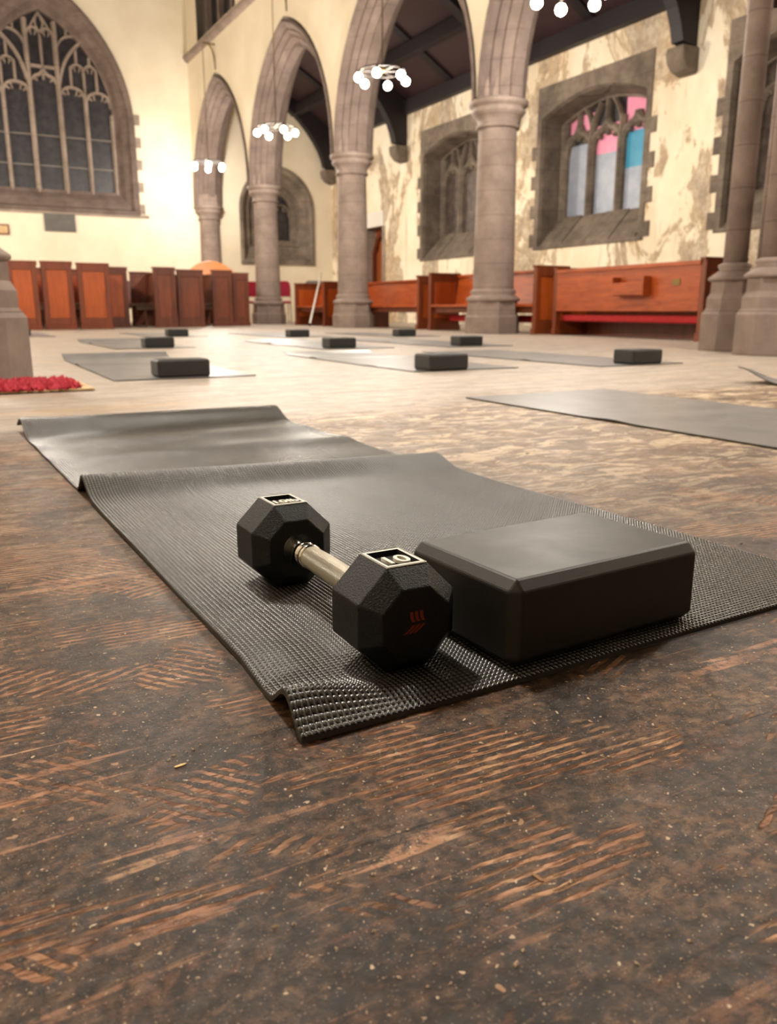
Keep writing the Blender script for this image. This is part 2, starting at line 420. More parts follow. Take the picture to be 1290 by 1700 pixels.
# clerestory openings above the string course
cl = [[(c-1.3, 6.05), (c+1.3, 6.05)]+[(p, q) for p, q in arch_pts(1.3, 1.4, 8, c, 7.0)][::-1] for c in (18.36, 14.4, 10.5)]
mbw.plate(poly, cl, fnA, XA0); mbw.plate(poly, [], fnA, XA1)
n = len(poly)
mbw.add([fnA(u, v, XA0) for u, v in poly]+[fnA(u, v, XA1) for u, v in poly], [(i, (i+1)%n, n+(i+1)%n, n+i) for i in range(n)])
tag(mbw.build('wall_arcade', M['white_plaster']), kind='structure')
mbw = MB(); mbw.box((XA0, -4, 0), (XA1, 3.0, ZTOP)); mbw.box((XA0, 3.0, 5.6), (XA1, 3.6, ZTOP))
tag(mbw.build('wall_right', M['white_plaster']), kind='structure')
# moulded arches
sec = [(0.02, -.33), (.06, -.35), (.10, -.31), (.13, -.25), (.17, -.25), (.21, -.17), (.25, -.17), (.31, -.08), (.35, -.08), (.35, .08), (.31, .08), (.25, .17), (.21, .17), (.17, .25), (.13, .25), (.10, .31), (.06, .35), (.02, .33)]
for i, (a, b) in enumerate(bays):
    hw = (b-a)/2; c = (a+b)/2; mb = MB(); loops = []
    for k, (off, dx) in enumerate(sec):
        pts = arch_pts(hw-off, 2.48-off*1.15, 16, c, SPRING-.03)
        loops.append([(6.29+dx, y, z) for y, z in pts])
    mb.loft(loops, closed=False)
    tag(mb.build('trim_%d' % (i+1), M['archstone'], recalc=False), kind='structure')
# string course
mb = MB(); mb.prism([(XA0+.02, 5.80), (XA0-.06, 5.84), (XA0-.10, 5.90), (XA0-.10, 5.94), (XA0+.02, 6.04)], 3.6, 20.5, lambda u, v, d: (u, d, v))
tag(mb.build('trim_5', M['stone']), kind='structure')
for i, c in enumerate((18.36, 14.4, 10.5)):
    root = struct_root('window_%d' % (5+i), (0, 0, 0))
    mb = MB(); mb.plate([(c-1.35, 6.0), (c+1.35, 6.0), (c+1.35, 8.5), (c-1.35, 8.5)], [], fnA, XA0+.35)
    mb.build('pane', M['nightglass'], root)
    mb = MB()
    for q in (c-1.26, c-.42, c+.42, c+1.26): mb.box((XA0+.22, q-.06, 6.0), (XA0+.34, q+.06, 7.6))
    mb.build('mullion', M['stone'], root)

# ------------------------------------------------------------ end wall with two windows
fnE = lambda u, v, d: (u, YE+d, v)
WC = 2.87
def big_outline(hw, z0, spring, apex):   # closed loop, bottom left, anticlockwise
    arc = arch_pts(hw, apex-spring, 18, WC, spring)
    return [(WC-hw, z0)]+arc+[(WC+hw, z0)]
o1 = big_outline(1.68, 2.50, 4.30, 6.98)
AC = 8.08
def ais_outline(hw, z0, spring, apex):
    return [(AC-hw, z0)]+arch_pts(hw, apex-spring, 12, AC, spring)+[(AC+hw, z0)]
a1 = ais_outline(.88, 1.52, 2.72, 3.62)
mb = MB(); mb.plate([(-1.8, 0), (10.2, 0), (10.2, ZTOP), (-1.8, ZTOP)], [o1, a1], fnE, 0)
mb.box((-1.8, YE+.9, 0), (10.2, YE+1.0, ZTOP))
tag(mb.build('wall_end', M['white_plaster']), kind='structure')

def bar(mb, pts, fn, d, wd=.045, dp=.06):
    """tracery bar along a 2D polyline"""
    P3 = [Vector(fn(u, v, d)) for u, v in pts]
    nrm = Vector(fn(0, 0, 1))-Vector(fn(0, 0, 0))
    mb.sweep(P3, [(-wd, -dp*.2), (-wd*.35, -dp), (wd*.35, -dp), (wd, -dp*.2), (wd, dp), (-wd, dp)], up=tuple(nrm))
def curve(p0, c, p1, n=8):
    return [((1-t)**2*p0[0]+2*t*(1-t)*c[0]+t*t*p1[0], (1-t)**2*p0[1]+2*t*(1-t)*c[1]+t*t*p1[1]) for t in [i/n for i in range(n+1)]]
def light_head(mb, x0, x1, z0, rise, fn, d, ogee=False, wd=.035):
    c = (x0+x1)/2; w2 = (x1-x0)/2
    for s in (-1, 1):
        xs = c+s*w2
        if ogee: p = curve((xs, z0), (xs, z0+rise*.6), (c+s*w2*.35, z0+rise*.72), 6)+curve((c+s*w2*.35, z0+rise*.72), (c+s*w2*.1, z0+rise*.8), (c, z0+rise*1.05), 5)[1:]
        else: p = curve((xs, z0), (xs-s*w2*.02, z0+rise*.95), (c, z0+rise), 10)
        bar(mb, p, fn, d, wd)
        # cusps
        for t in (.32, .68):
            q = p[int(t*len(p))]; q2 = (q[0]-s*w2*(.42 if t < .5 else .22), q[1]-(.02 if t < .5 else .13))
            bar(mb, [q, ((q[0]+q2[0])/2-s*.005, (q[1]+q2[1])/2+.03), q2], fn, d, wd*.6, .045)

def end_window():
    root = struct_root('window_1')
    mb = MB()
    rings = [(1.80, 2.42, 4.30, 7.14, -.03), (1.76, 2.42, 4.30, 7.08, -.06), (1.68, 2.50, 4.30, 6.98, -.03), (1.64, 2.54, 4.30, 6.92, .06), (1.60, 2.62, 4.32, 6.85, .10), (1.54, 2.72, 4.35, 6.72, .16), (1.46, 2.86, 4.40, 6.62, .32), (1.41, 2.92, 4.42, 6.55, .34), (1.41, 2.92, 4.42, 6.55, .60)]
    rings = [(1.80, 2.42, 4.30, 7.14, .01)]+rings
    mb.loft([[fnE(u, v, d) for u, v in big_outline(hw, z0, sp, ap)] for hw, z0, sp, ap, d in rings])
    mb.build('surround', M['archstone'], root)
    # toothed quoins
    mb = MB(); z = 2.45; k = 0
    while z < 4.5:
        if k % 2 == 0:
            mb.box((WC+1.74, YE-.02, z), (WC+1.92, YE+.02, z+.22)); mb.box((WC-1.92, YE-.02, z), (WC-1.74, YE+.02, z+.22))
        z += .24; k += 1
    mb.box((WC-2.0, YE-.025, 2.36), (WC+2.0, YE+.02, 2.43))
    mb.build('quoin', M['palestone'], root)
    mb = MB(); mb.plate(big_outline(1.45, 2.85, 4.42, 6.62), [], fnE, .46); mb.build('pane', M['nightglass'], root)
    fn = lambda u, v, d: (WC+u, YE+d, v); D = .40; t = MB()
    for s in (-1, 1):
        bar(t, [(s*.30, 2.85), (s*.30, 6.36)], fn, D, .055, .09)
        bar(t, [(s*.85, 2.85), (s*.85, 4.86)], fn, D, .045, .08)
        bar(t, [(s*1.40, 2.85), (s*1.40, 4.6)], fn, D, .04, .07)
        a, b = (.30, .85) if s > 0 else (-.85, -.30)
        light_head(t, a, b, 4.80, .30, fn, D)
        a, b = (.85, 1.40) if s > 0 else (-1.40, -.85)
        light_head(t, a, b, 4.74, .30, fn, D)
        bar(t, curve((s*.33, 5.15), (s*.42, 5.75), (s*.92, 6.10), 10), fn, D, .04, .08)
        for x, z0, z1 in ((.575, 5.1, 5.52), (.85, 4.9, 5.50), (1.12, 5.04, 5.50), (.71, 5.55, 5.86), (.985, 5.55, 5.74)):
            bar(t, [(s*x, z0), (s*x, z1)], fn, D, .03, .05)
        for x0, x1 in ((.575, .85), (.85, 1.12)):
            light_head(t, min(s*x0, s*x1), max(s*x0, s*x1), 5.42, .15, fn, D, wd=.024)
        bar(t, curve((s*.33, 5.86), (s*.40, 6.10), (s*.62, 6.13), 6)+[(s*.86, 6.13)], fn, D, .026, .05)
        bar(t, [(s*.54, 6.1), (s*.54, 6.4)], fn, D, .024, .05)
        light_head(t, min(0, s*.27), max(0, s*.27), 6.04, .17, fn, D, wd=.026)
        bar(t, curve((s*.24, 6.12), (s*.14, 6.30), (0, 6.52), 6), fn, D, .024, .05)
    light_head(t, -.30, .30, 4.98, .42, fn, D, ogee=True)
    bar(t, [(-.30, 5.45), (.30, 5.45)], fn, D, .035, .06)
    bar(t, [(0, 5.38), (0, 6.14)], fn, D, .03, .06)
    bar(t, curve((0, 6.14), (-.16, 6.30), (0, 6.50), 6), fn, D, .024, .05); bar(t, curve((0, 6.14), (.16, 6.30), (0, 6.50), 6), fn, D, .024, .05)
    t.build('tracery', M['palestone'], root)
    for z in (3.42, 4.05):
        m2 = MB(); m2.box((WC-1.42, YE+.40, z-.012), (WC+1.42, YE+.44, z+.012)); m2.build('saddle_bar', M['lead'], root)
end_window()

def aisle_end_window():
    root = struct_root('window_2')
    mb = MB()
    L = [(1.0, 1.40, 2.72, 3.76, 0.01), (1.0, 1.40, 2.72, 3.76, -.04), (.93, 1.46, 2.72, 3.68, -.05), (.88, 1.52, 2.72, 3.62, 0), (.84, 1.60, 2.72, 3.55, .14), (.68, 1.85, 2.75, 3.35, .20), (.64, 1.90, 2.75, 3.30, .34), (.50, 2.02, 2.76, 3.12, .36), (.50, 2.02, 2.76, 3.12, .6)]
    mb.loft([[fnE(u, v, d) for u, v in ais_outline(hw, z0, sp, ap)] for hw, z0, sp, ap, d in L])
    mb.build('surround', M['dkstone'], root)
    mb = MB(); mb.plate(ais_outline(.55, 1.98, 2.76, 3.15), [], fnE, .48); mb.build('pane', M['nightglass'], root)
    fn = lambda u, v, d: (AC+u, YE+d, v); t = MB()
    bar(t, [(0, 2.0), (0, 2.8)], fn, .42, .04, .06)
    light_head(t, -.5, 0, 2.62, .28, fn, .42, wd=.03); light_head(t, 0, .5, 2.62, .28, fn, .42, wd=.03)
    t.build('tracery', M['dkstone'], root)
aisle_end_window()

# ------------------------------------------------------------ aisle wall with square headed windows and a doorway
fnW = lambda u, v, d: (XW+d, u, v)
def flat_head(c, hw, z0, spring, apex, n=8):
    left = curve((c-hw, spring), (c-hw*.55, apex-.03), (c, apex), n); right = [(2*c-x, z) for x, z in left][::-1][1:]
    return [(c-hw, z0)]+left+right+[(c+hw, z0)]
WINS = [10.80, 14.70, 6.90, 3.0]
door_hole = [(17.72, 0.02), (17.72, 2.19), (18.62, 2.19), (18.62, 0.02)]
holes = [flat_head(c, 1.20, 1.36, 3.42, 3.70) for c in WINS]+[door_hole[::-1]]
mb = MB(); mb.plate([(-12, 0), (20.8, 0), (20.8, 4.7), (-12, 4.7)], holes, fnW, 0); mb.box((XW+.85, -12, 0), (XW+.95, 20.8, 4.7))
tag(mb.build('wall_aisle', M['bad_plaster']), kind='structure')

def aisle_window(idx, c, cols):
    root = struct_root('window_%d' % idx)
    mb = MB()
    inner = flat_head(c, 1.20, 1.36, 3.42, 3.70)
    rect = [(c-1.30, 1.31), (c+1.30, 1.31), (c+1.30, 3.93), (c-1.30, 3.93)]
    mb.plate(rect, [inner], fnW, -.02)
    mb.loft([[fnW(u, v, -.02) for u, v in rect], [fnW(u, v, .03) for u, v in rect]])
    k = 0; z = 1.36
    while z < 3.0:
        if k % 2 == 0:
            mb.box((XW-.018, c-1.42, z), (XW+.03, c-1.28, z+.22)); mb.box((XW-.018, c+1.28, z), (XW+.03, c+1.42, z+.22))
        z += .24; k += 1
    mb.build('surround', M['dkstone'], root)
    mb = MB()
    L = [(0, 1.20, 1.36, 3.42, 3.70, -.02), (.01, 1.17, 1.40, 3.41, 3.67, .05), (.10, 1.08, 1.80, 3.38, 3.62, .42), (.12, 1.03, 1.83, 3.36, 3.60, .44), (.12, 1.03, 1.83, 3.36, 3.60, .75)]
    mb.loft([[fnW(u, v, d) for u, v in flat_head(c+dc, hw, z0, sp, ap)] for dc, hw, z0, sp, ap, d in L])
    mb.build('reveal', M['dkstone'], root)
    # stepped sill slabs, slightly uneven
    mb = MB()
    for i in range(4):
        y0 = c-1.12+i*.56; dz = [.0, .012, .004, .016][i]
        mb.prism([(0.0, 1.34+dz), (.02, 1.40+dz), (.44, 1.85+dz), (.44, 1.5)], y0+.01, y0+.55, lambda u, v, d: (XW+u, d, v))
    mb.build('sill', M['dkstone'], root)
    c = c+.13
    lights = [(c-1.0, c-.345), (c-.345, c+.345), (c+.345, c+1.0)]
    for (y0, y1), cl in zip(lights, cols):
        zs = cl[0]
        for (za, zb), mt in zip(zip(zs[:-1], zs[1:]), cl[1]):
            m2 = MB(); m2.box((XW+.55, y0+.01, za), (XW+.565, y1-.01, zb)); m2.build('pane', M[mt], root)
    fn = lambda u, v, d: (XW+d, c+u, v); D = .50; t = MB()
    for x in (-.345, .345): bar(t, [(x, 1.82), (x, 3.05)], fn, D, .06, .09)
    for x in (-1.0, 1.0): bar(t, [(x, 1.82), (x, 3.40)], fn, D, .045, .08)
    for a, b in ((-1.0, -.345), (-.345, .345), (.345, 1.0)):
        light_head(t, a, b, 2.86, .42, fn, D, ogee=True, wd=.055)
        if not (idx == 3 and a < -.9): bar(t, [((a+b)/2, 3.28), ((a+b)/2, 3.6)], fn, D, .03, .06)
    for x in (-.345, .345):
        bar(t, [(x, 3.05), (x, 3.3)], fn, D, .05, .07); bar(t, curve((x, 3.1), (x, 3.35), (x+.2, 3.58), 5), fn, D, .03, .06)
        if not (idx == 3 and x < 0): bar(t, curve((x, 3.1), (x, 3.35), (x-.2, 3.58), 5), fn, D, .03, .06)
    t.build('tracery', M['dkstone'], root)
aisle_window(3, 10.80, [((1.8, 2.50, 3.04, 3.75), ('paleblue', 'blue', 'pink')), ((1.8, 2.80, 3.24, 3.75), ('paleblue', 'pink', 'nightglass')), ((1.8, 3.02, 3.22, 3.48, 3.75), ('paleblue', 'nightglass', 'pink', 'nightglass'))])
dark = [((1.8, 3.75), ('nightglass2',))]*3
aisle_window(4, 14.70, dark); aisle_window(8, 6.90, dark)

root = struct_root('door_1')
mb = MB(); mb.box((XW, 17.72, 2.19), (XW+.5, 18.62, 2.25)); mb.box((XW-.02, 17.60, 0), (XW+.45, 17.72, 2.19)); mb.box((XW-.02, 18.62, 0), (XW+.45, 18.74, 2.19)); mb.build('frame', M['palestone'], root)
mb = MB(); mb.box((XW-.05, 17.62, 2.19), (XW+.02, 18.76, 2.52)); mb.build('lintel_board', M['white'], root)
mb = MB(); mb.box((XW+.30, 17.72, 0), (XW+.35, 18.62, 2.19))
for y in (17.80, 18.02, 18.24, 18.46): mb.box((XW+.28, y, .05), (XW+.31, y+.16, 1.9))
leaf = mb.build('leaf', M['doorwood'], root)
mb = MB(); mb.sweep([(XW+.24, 17.72+.06*0, .02), (XW+.24, 17.76, 1.6), (XW+.24, 17.95, 1.95), (XW+.24, 18.17, 2.08), (XW+.24, 18.39, 1.95), (XW+.24, 18.58, 1.6), (XW+.24, 18.60, .02)], [(-.05, -.05), (.05, -.05), (.05, .05), (-.05, .05)], up=(1, 0, 0)); mb.build('architrave', M['pewdark'], root)

# other walls closing the room
mb = MB(); mb.box((-2.0, -12.1, 0), (-1.8, 20.8, ZTOP)); tag(mb.build('wall_left', M['white_plaster']), kind='structure')
mb = MB(); mb.box((-1.8, -12.2, 0), (10.2, -12.0, ZTOP)); tag(mb.build('wall_rear', M['dimwall']), kind='structure')
# ceilings: nave flat boarding high up, aisle lean-to
mb = MB(); mb.box((-2.0, -12.2, ZTOP), (XA1, 21.0, ZTOP+.15)); tag(mb.build('ceiling', M['roof']), kind='structure')
mb = MB(); mb.prism([(XA1-.05, 6.45), (10.3, 4.25), (10.3, 4.4), (XA1-.05, 6.6)], -12, 20.9, lambda u, v, d: (u, d, v))
def zr(x): return 6.45-(x-6.55)*(2.2/3.75)
tag(mb.build('ceiling_aisle', M['boards']), kind='structure')
for i_ in range(8):
    y_ = 6.9+i_*1.98
    if min(abs(y_-q) for q in (8.85, 12.75, 16.70, 20.35)) < .3: continue
    mb = MB(); mb.prism([(6.65, zr(6.65)-.01), (XW, zr(XW)-.01), (XW, zr(XW)-.06), (6.65, zr(6.65)-.06)], y_-.10, y_+.10, lambda u, v, d: (u, d, v)); tag(mb.build('common_rafter', M['roof']), 'slender dark rafter under the brown boards of the aisle roof', 'rafter', 'aisle roof rafters')
# purlins
for x in (7.5, 8.6):
    mb = MB(); mb.box((x-.09, -4, zr(x)-.30), (x+.09, 20.5, zr(x)-.07)); tag(mb.build('purlin', M['roof']), 'dark timber beam under the aisle roof, %s' % ('nearer the arcade' if x < 8 else 'nearer the stained wall'), 'beam', 'aisle roof purlins')
mb = MB(); mb.box((XW-.14, -4, 4.36), (XW+.02, 20.5, 4.62)); tag(mb.build('wall_plate', M['roof']), 'long dark timber plate along the top of the stained aisle wall', 'beam')
tr_lab = {8.85: 'dark curved roof brace above the pink and blue panelled window, nearest', 12.75: 'dark curved roof brace between the two aisle windows', 16.70: 'dark curved roof brace left of the small stone window', 20.35: 'dark curved roof brace in the far corner of the aisle', 4.9: 'dark curved roof brace behind the right clustered pier'}
for y, lb in tr_lab.items():
    t = thing('roof_truss', lb, 'roof brace', (XW, y, 3.75), 0, 'aisle roof trusses')
    loc = lambda u, v, d: (u-XW, d, v-3.75)
    mb = MB()
    mb.prism([(6.65, zr(6.65)), (XW, zr(XW)), (XW, zr(XW)-.34), (6.65, zr(6.65)-.34)], -.11, .11, loc); mb.build('rafter', M['roof'], t)
    mb = MB(); arc = [(XW, 3.76), (XW-.28, 3.80)]+curve((XW-.28, 3.80), (XW-.42, 4.55), (XW-1.7, zr(XW-1.7)-.2), 8)[1:]+[(XW-1.7, zr(XW-1.7)-.02), (XW, zr(XW)-.02)]
    mb.prism(arc, -.10, .10, loc); mb.build('brace', M['roof'], t)
    c = thing('stone_corbel', lb.replace('dark curved roof brace', 'rounded stone corbel under the dark brace'), 'corbel', (XW, y, 3.75), 0, 'aisle wall corbels')
    mb = MB(); P = [(0, .0), (-.32, .0), (-.33, -.08), (-.30, -.20), (-.20, -.30), (-.06, -.34), (0, -.34)]
    mb.prism(P, -.16, .16, lambda u, v, d: (u, d, v)); mb.build('corbel_stone', M['dkstone'], c, bevel=.04)

# ------------------------------------------------------------ columns
def make_column():
    t = thing('stone_column', 'x', 'column')
    mb = MB(); mb.lathe([(.255, .50), (.25, 1.0), (.235, 2.0), (.228, 2.44)], 32, cap=False); mb.build('shaft', M['stone'], t)
    mb = MB(); o8 = R(22.5)
    mb.lathe([(.35, 0), (.35, .20), (.33, .23)], 8, smooth=False, rot=o8); mb.lathe([(.33, .23), (.33, .26), (.32, .36), (.305, .40)], 8, smooth=False, rot=o8)
    mb.lathe([(.30, .38), (.335, .40), (.335, .43), (.30, .45), (.27, .47), (.285, .50), (.285, .52), (.25, .54)], 32); mb.build('base', M['stone'], t)
    mb = MB(); mb.lathe([(.22, 2.38), (.26, 2.39), (.265, 2.42), (.235, 2.43), (.26, 2.50), (.31, 2.55), (.325, 2.58), (.30, 2.60), (.315, 2.62), (.35, 2.64), (.355, 2.68), (.33, 2.70)], 32)
    mb.build('capital', M['stone'], t)
    mb = MB(); mb.lathe([(.31, 2.68), (.31, 2.76), (.30, 2.95)], 8, smooth=False, rot=R(22.5)); mb.build('impost', M['stone'], t)
    return t
labs = ['round stone column nearest the camera, in front of the red cushioned pew', 'round stone column second nearest, standing between the short pew and the pale backed pew', 'round stone column third in the row, with chairs beside its base']
c0 = None
for y, lb in zip(COLS_Y[:3], labs):
    if c0 is None: c0 = make_column(); c = c0
    else: c = copy_tree(c0)
    c.location = (6.29, y, 0); tag(c, lb, 'column', 'round columns of the arcade')
c = copy_tree(c0); c.location = (6.29, 20.42, 0); tag(c, 'slim half column against the cream end wall in the corner', 'column', 'round columns of the arcade')

def pier(cx, cy, label, rot0, skip=()):
    t = thing('clustered_pier', label, 'pier', (cx, cy, 0))
    mb = MB(); mb.lathe([(.66, 0), (.66, .26), (.64, .30), (.64, .50), (.61, .58), (.60, 5.6)], 16, smooth=False); mb.build('core', M['stone'], t)
    for k in range(8):
        if k in skip: continue
        a = R(rot0+45*k); x, y = .80*math.cos(a), .80*math.sin(a); ro = a+R(22.5)
        mb = MB()
        mb.lathe([(.215, 0), (.215, .26)], 8, (x, y), False, ro); mb.lathe([(.215, .26), (.185, .30), (.185, .37)], 8, (x, y), False, ro)
        mb.lathe([(.185, .37), (.160, .41), (.160, .49)], 8, (x, y), False, ro)
        mb.lathe([(.16, .49), (.175, .50), (.175, .515), (.14, .54), (.10, .57), (.115, .59), (.115, .605), (.085, .62)], 24, (x, y))
        mb.build('plinth', M['stone'], t)
        mb = MB(); mb.lathe([(.083, .6), (.080, 2.0), (.076, 5.6)], 20, (x, y)); mb.build('shaft', M['stone'], t)
pier(5.68, 3.58, 'cluster of slim stone shafts on stepped octagonal bases at right', 129)
pier(-.62, 3.80, 'clustered stone pier whose stepped base stands behind the red rug', 9, (7,))

# ------------------------------------------------------------ chandeliers
def make_chandelier():
    t = thing('chandelier', 'x', 'chandelier')
    ring = [(.30*math.cos(a), .30*math.sin(a), 0) for a in [2*math.pi*k/24 for k in range(24)]]
    mb = MB(); mb.tube(ring, .012, 6, True); mb.build('ring', M['iron'], t)
    for k in range(3):
        a = math.pi/3*k; mb = MB(); mb.tube([(.30*math.cos(a), .30*math.sin(a), 0), (-.30*math.cos(a), -.30*math.sin(a), 0)], .010, 6); mb.build('spoke', M['iron'], t)
    mb = MB(); mb.tube([(0, 0, -.05), (0, 0, 2.30)], .009, 6); mb.sphere((0, 0, .02), .04, 8); mb.build('chain', M['brass'], t)
    for k in range(6):
        a = math.pi/3*k+.25; x, y = .33*math.cos(a), .33*math.sin(a)
        mb = MB(); mb.tube([(x*.9, y*.9, 0), (x, y, -.02), (x, y, -.05)], .014, 6); h = mb.build('lamp_holder', M['iron'], t)
        mb = MB(); mb.sphere((x, y, -.10), .055, 8); mb.build('bulb', M['bulb'], t)
    ld = bpy.data.lights.new('lamp', 'POINT'); ld.energy = LAMP_W; ld.color = LAMP_COL; ld.shadow_soft_size = .12
    lo = bpy.data.objects.new('lamp', ld); COL.objects.link(lo); lo.parent = t; lo.location = (0, 0, -.30)
    return t
c0 = None; CH = [(5.72, 18.45, 'lit chandelier of globe bulbs nearest the cream end wall'), (5.72, 14.45, 'lit chandelier of globe bulbs in front of the middle arch'), (5.72, 10.56, 'lit chandelier of globe bulbs between the second and nearest columns'), (5.72, 6.80, 'lit chandelier of globe bulbs cut by the top edge of the view'),
      (-.35, 18.45, 'lit chandelier on the left side of the nave, farthest'), (-.35, 14.45, 'lit chandelier on the left side of the nave, third from the camera'), (-.35, 10.56, 'lit chandelier on the left side of the nave, second from the camera'), (-.35, 6.80, 'lit chandelier on the left side of the nave, nearest but one'),
      (.25, 2.50, 'lit chandelier on the left side of the nave, nearest'), (4.10, 1.90, 'lit chandelier right of the camera beside the clustered pier')]  # near pair hangs out of view, added for foreground light
for i, (x, y, lb) in enumerate(CH):
    if c0 is None: c0 = make_chandelier(); c = c0
    else: c = copy_tree(c0)
    if y < 3:
        for ch in c.children:
            if ch.type == 'LIGHT': ch.data = ch.data.copy(); ch.data.energy = LAMP_NEAR_W
    c.location = (x, y, 3.27 if y == 6.80 else 3.38); c.rotation_euler.z = .3*i; tag(c, lb, 'chandelier', 'chandeliers of the nave')
    s = 1 if x > 2 else -1
    if y < 3: continue
    t = thing('wall_bracket', lb.replace('lit chandelier', 'bracket of the chandelier'), 'bracket', (XA0 if s > 0 else -1.8, y, 5.70), 0, 'chandelier brackets')
    mb = MB(); x1 = x-(XA0 if s > 0 else -1.8)
    mb.tube([(0, 0, 0), (x1, 0, 0)], .018, 6, up=(0, 0, 1)); mb.build('arm', M['brass'], t)
    mb = MB(); mb.tube([(x1*.6, 0, 0)]+[(px_, 0, pz_) for px_, pz_ in curve((x1*.6, 0), (x1*.05, -.05), (0, -.48), 8)[1:]], .018, 6, up=(0, 1, 0)); mb.build('scroll', M['brass'], t)


# ------------------------------------------------------------ pews
def make_pew(L, H, D, loc, rz, label, group, back_to_us=False, red=True, dark=False, rack=False, apron=True, seat_z=.36, kneeler=False):
    """local frame: x along the length, y=0 front plane, y=D back plane; seat opens to -y unless back_to_us"""
    t = thing('pew', label, 'pew', loc, rz, group); wd = M['pewdark'] if dark else M['pew']; ws = M['pewdark'] if dark else M['pewside']
    for x in (0, L-.05):
        mb = MB()
        mb.box((x, 0, 0), (x+.05, D, H))
        mb.box((x-.012, -.012, H), (x+.062, D+.012, H+.025)); mb.box((x-.012, -.012, 0), (x+.062, D+.012, .07))
        mb.box((x-.004, .07, .17), (x+.054, D-.07, H-.10), 1)
        o = mb.build('end_panel', [wd, M['pewdull'] if dark == 2 else M['pewpanel']], t, bevel=.004)
        fx = x-.014 if x == 0 else x+.05
        mb = MB(); e = .07
        for a, b in (((0, .07), (e, H)), ((D-e, .07), (D, H)), ((e, H-.10), (D-e, H)), ((e, .07), (D-e, .17))):
            mb.box((fx, a[0], a[1]), (fx+.014, b[0], b[1]))
        mb.build('panel_frame', wd, o, bevel=.003)
    if not back_to_us:
        mb = MB(); mb.prism([(D-.09, seat_z), (D-.02, H-.02), (D+.0, H-.02), (D-.05, seat_z-.02)], .05, L-.05, lambda u, v, d: (d, u, v))
        mb.box((.05, D-.05, H-.03), (L-.05, D+.02, H)); mb.build('backrest', ws, t)
        mb = MB(); mb.box((.05, .0, seat_z-.035), (L-.05, D-.05, seat_z)); mb.build('seat', ws, t, bevel=.008)
        if apron: mb = MB(); mb.box((.05, .06, seat_z-.11), (L-.05, .09, seat_z-.035)); mb.build('apron', M['pewdark'], t)
        mb = MB(); mb.box((L*.36, .1, 0), (L*.36+.06, D-.1, seat_z-.035)); mb.build('support', M['pewdark'], t)
        if kneeler:
            mb = MB(); mb.box((.10, D-.22, .13), (L-.10, D-.06, .22)); mb.build('cushion', M['cushion'], t, bevel=.02)
    else:
        mb = MB(); mb.box((.05, .0, .275), (L-.05, .03, H-.02)); mb.box((.05, -.015, H-.04), (L-.05, .05, H)); mb.build('backrest', ws, t, bevel=.004)
        mb = MB(); mb.box((.05, .12, .20), (L-.05, D, .235)); mb.build('seat', M['pewdark'], t)
        mb = MB(); mb.box((.06, .10, .165), (L-.06, D-.06, .235)); mb.box((.06,.09,.16),(L-.06,.14,.235)); mb.build('cushion', M['cushion'], t, bevel=.02)
        mb = MB(); mb.box((.08, D-.08, 0), (L-.08, D-.05, .2)); mb.build('apron', M['pewdark'], t)
        mb = MB(); mb.box((.05, D-.03, .0), (L-.05, D-.01, .42)); mb.build('shade_panel', M['pewdark'], t)  # added dark panel standing for the shade in the gap under the back
        if rack:
            mb = MB(); x0, x1 = rack; mb.box((x0, -.10, .43), (x1, 0, .445)); mb.box((x0, -.10, .43), (x1, -.085, .56)); mb.box((x0-.02, -.10, .43), (x0, 0, .62)); mb.box((x1, -.10, .43), (x1+.02, 0, .62)); mb.build('book_rack', ws, t, bevel=.003)
            mb = MB(); mb.box((x1+.32, -.006, .52), (x1+.42, 0, .58)); mb.build('number_plate', M['brass'], t)
    return t
G1 = 'pews along the stained aisle wall'
# local +x direction -> rotate so that x runs along -Y (towards the camera side) and +y towards the aisle wall (+X)
def wall_pew(xf, y_near, y_far, **kw):
    L = y_far-y_near
    return make_pew(L, kw.pop('H', .76), kw.pop('D', .50), (xf, y_far, 0), R(-90)+kw.pop('tilt', 0), kw.pop('label'), G1, **kw)
wall_pew(6.52, 5.48, 7.80, H=.74, D=.52, tilt=R(-4.0), label='long orange brown pew with a book rack on its back, beside the right pier', back_to_us=True, rack=(1.16, 1.60))
wall_pew(6.42, 8.02, 10.45, H=.78, D=.50, label='orange brown pew with a red cushion below, behind the nearest column', kneeler=True)
wall_pew(6.48, 10.85, 13.55, H=.76, D=.52, label='pew with a pale lit back and dark space below, between nearest and second columns')
wall_pew(6.30, 13.85, 15.20, H=.76, D=.55, label='short pew with a pink lit back, left of the second column', kneeler=True)

G2 = 'pews in front of the cream end wall'
# end panels turned to the camera: local x runs away from the camera
def row_pew(x0, y0, L, H, D, label, ang=0, side=1, dark=False):
    # rotate: local x -> +Y, local y -> -X ; shifted so the end panel spans x0..x0+D
    t = make_pew(L, H, D, (x0-L*math.sin(ang), y0+L*math.cos(ang), 0), R(-90)+ang, label, G2, seat_z=.40, dark=dark)
    return t
row_pew(1.08, 13.25, 2.2, .95, .40, 'orange brown pew end standing just right of the left stone base', R(-1))
row_pew(1.55, 13.36, 2.2, .96, .43, 'orange brown panelled pew end, left one of the joined pair', R(-1))
row_pew(2.06, 13.42, 2.2, .95, .46, 'orange brown panelled pew end, right one of the joined pair', R(-1))
row_pew(2.64, 14.45, 2.0, .95, .36, 'darker brown pew end set back behind the joined pair', R(-1), dark=True)
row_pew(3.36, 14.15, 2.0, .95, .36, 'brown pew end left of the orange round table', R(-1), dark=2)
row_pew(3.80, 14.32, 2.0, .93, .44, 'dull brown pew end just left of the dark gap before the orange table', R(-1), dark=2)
row_pew(4.52, 14.70, 1.9, .95, .36, 'brown pew end in front of the orange round table', R(-1), dark=2)
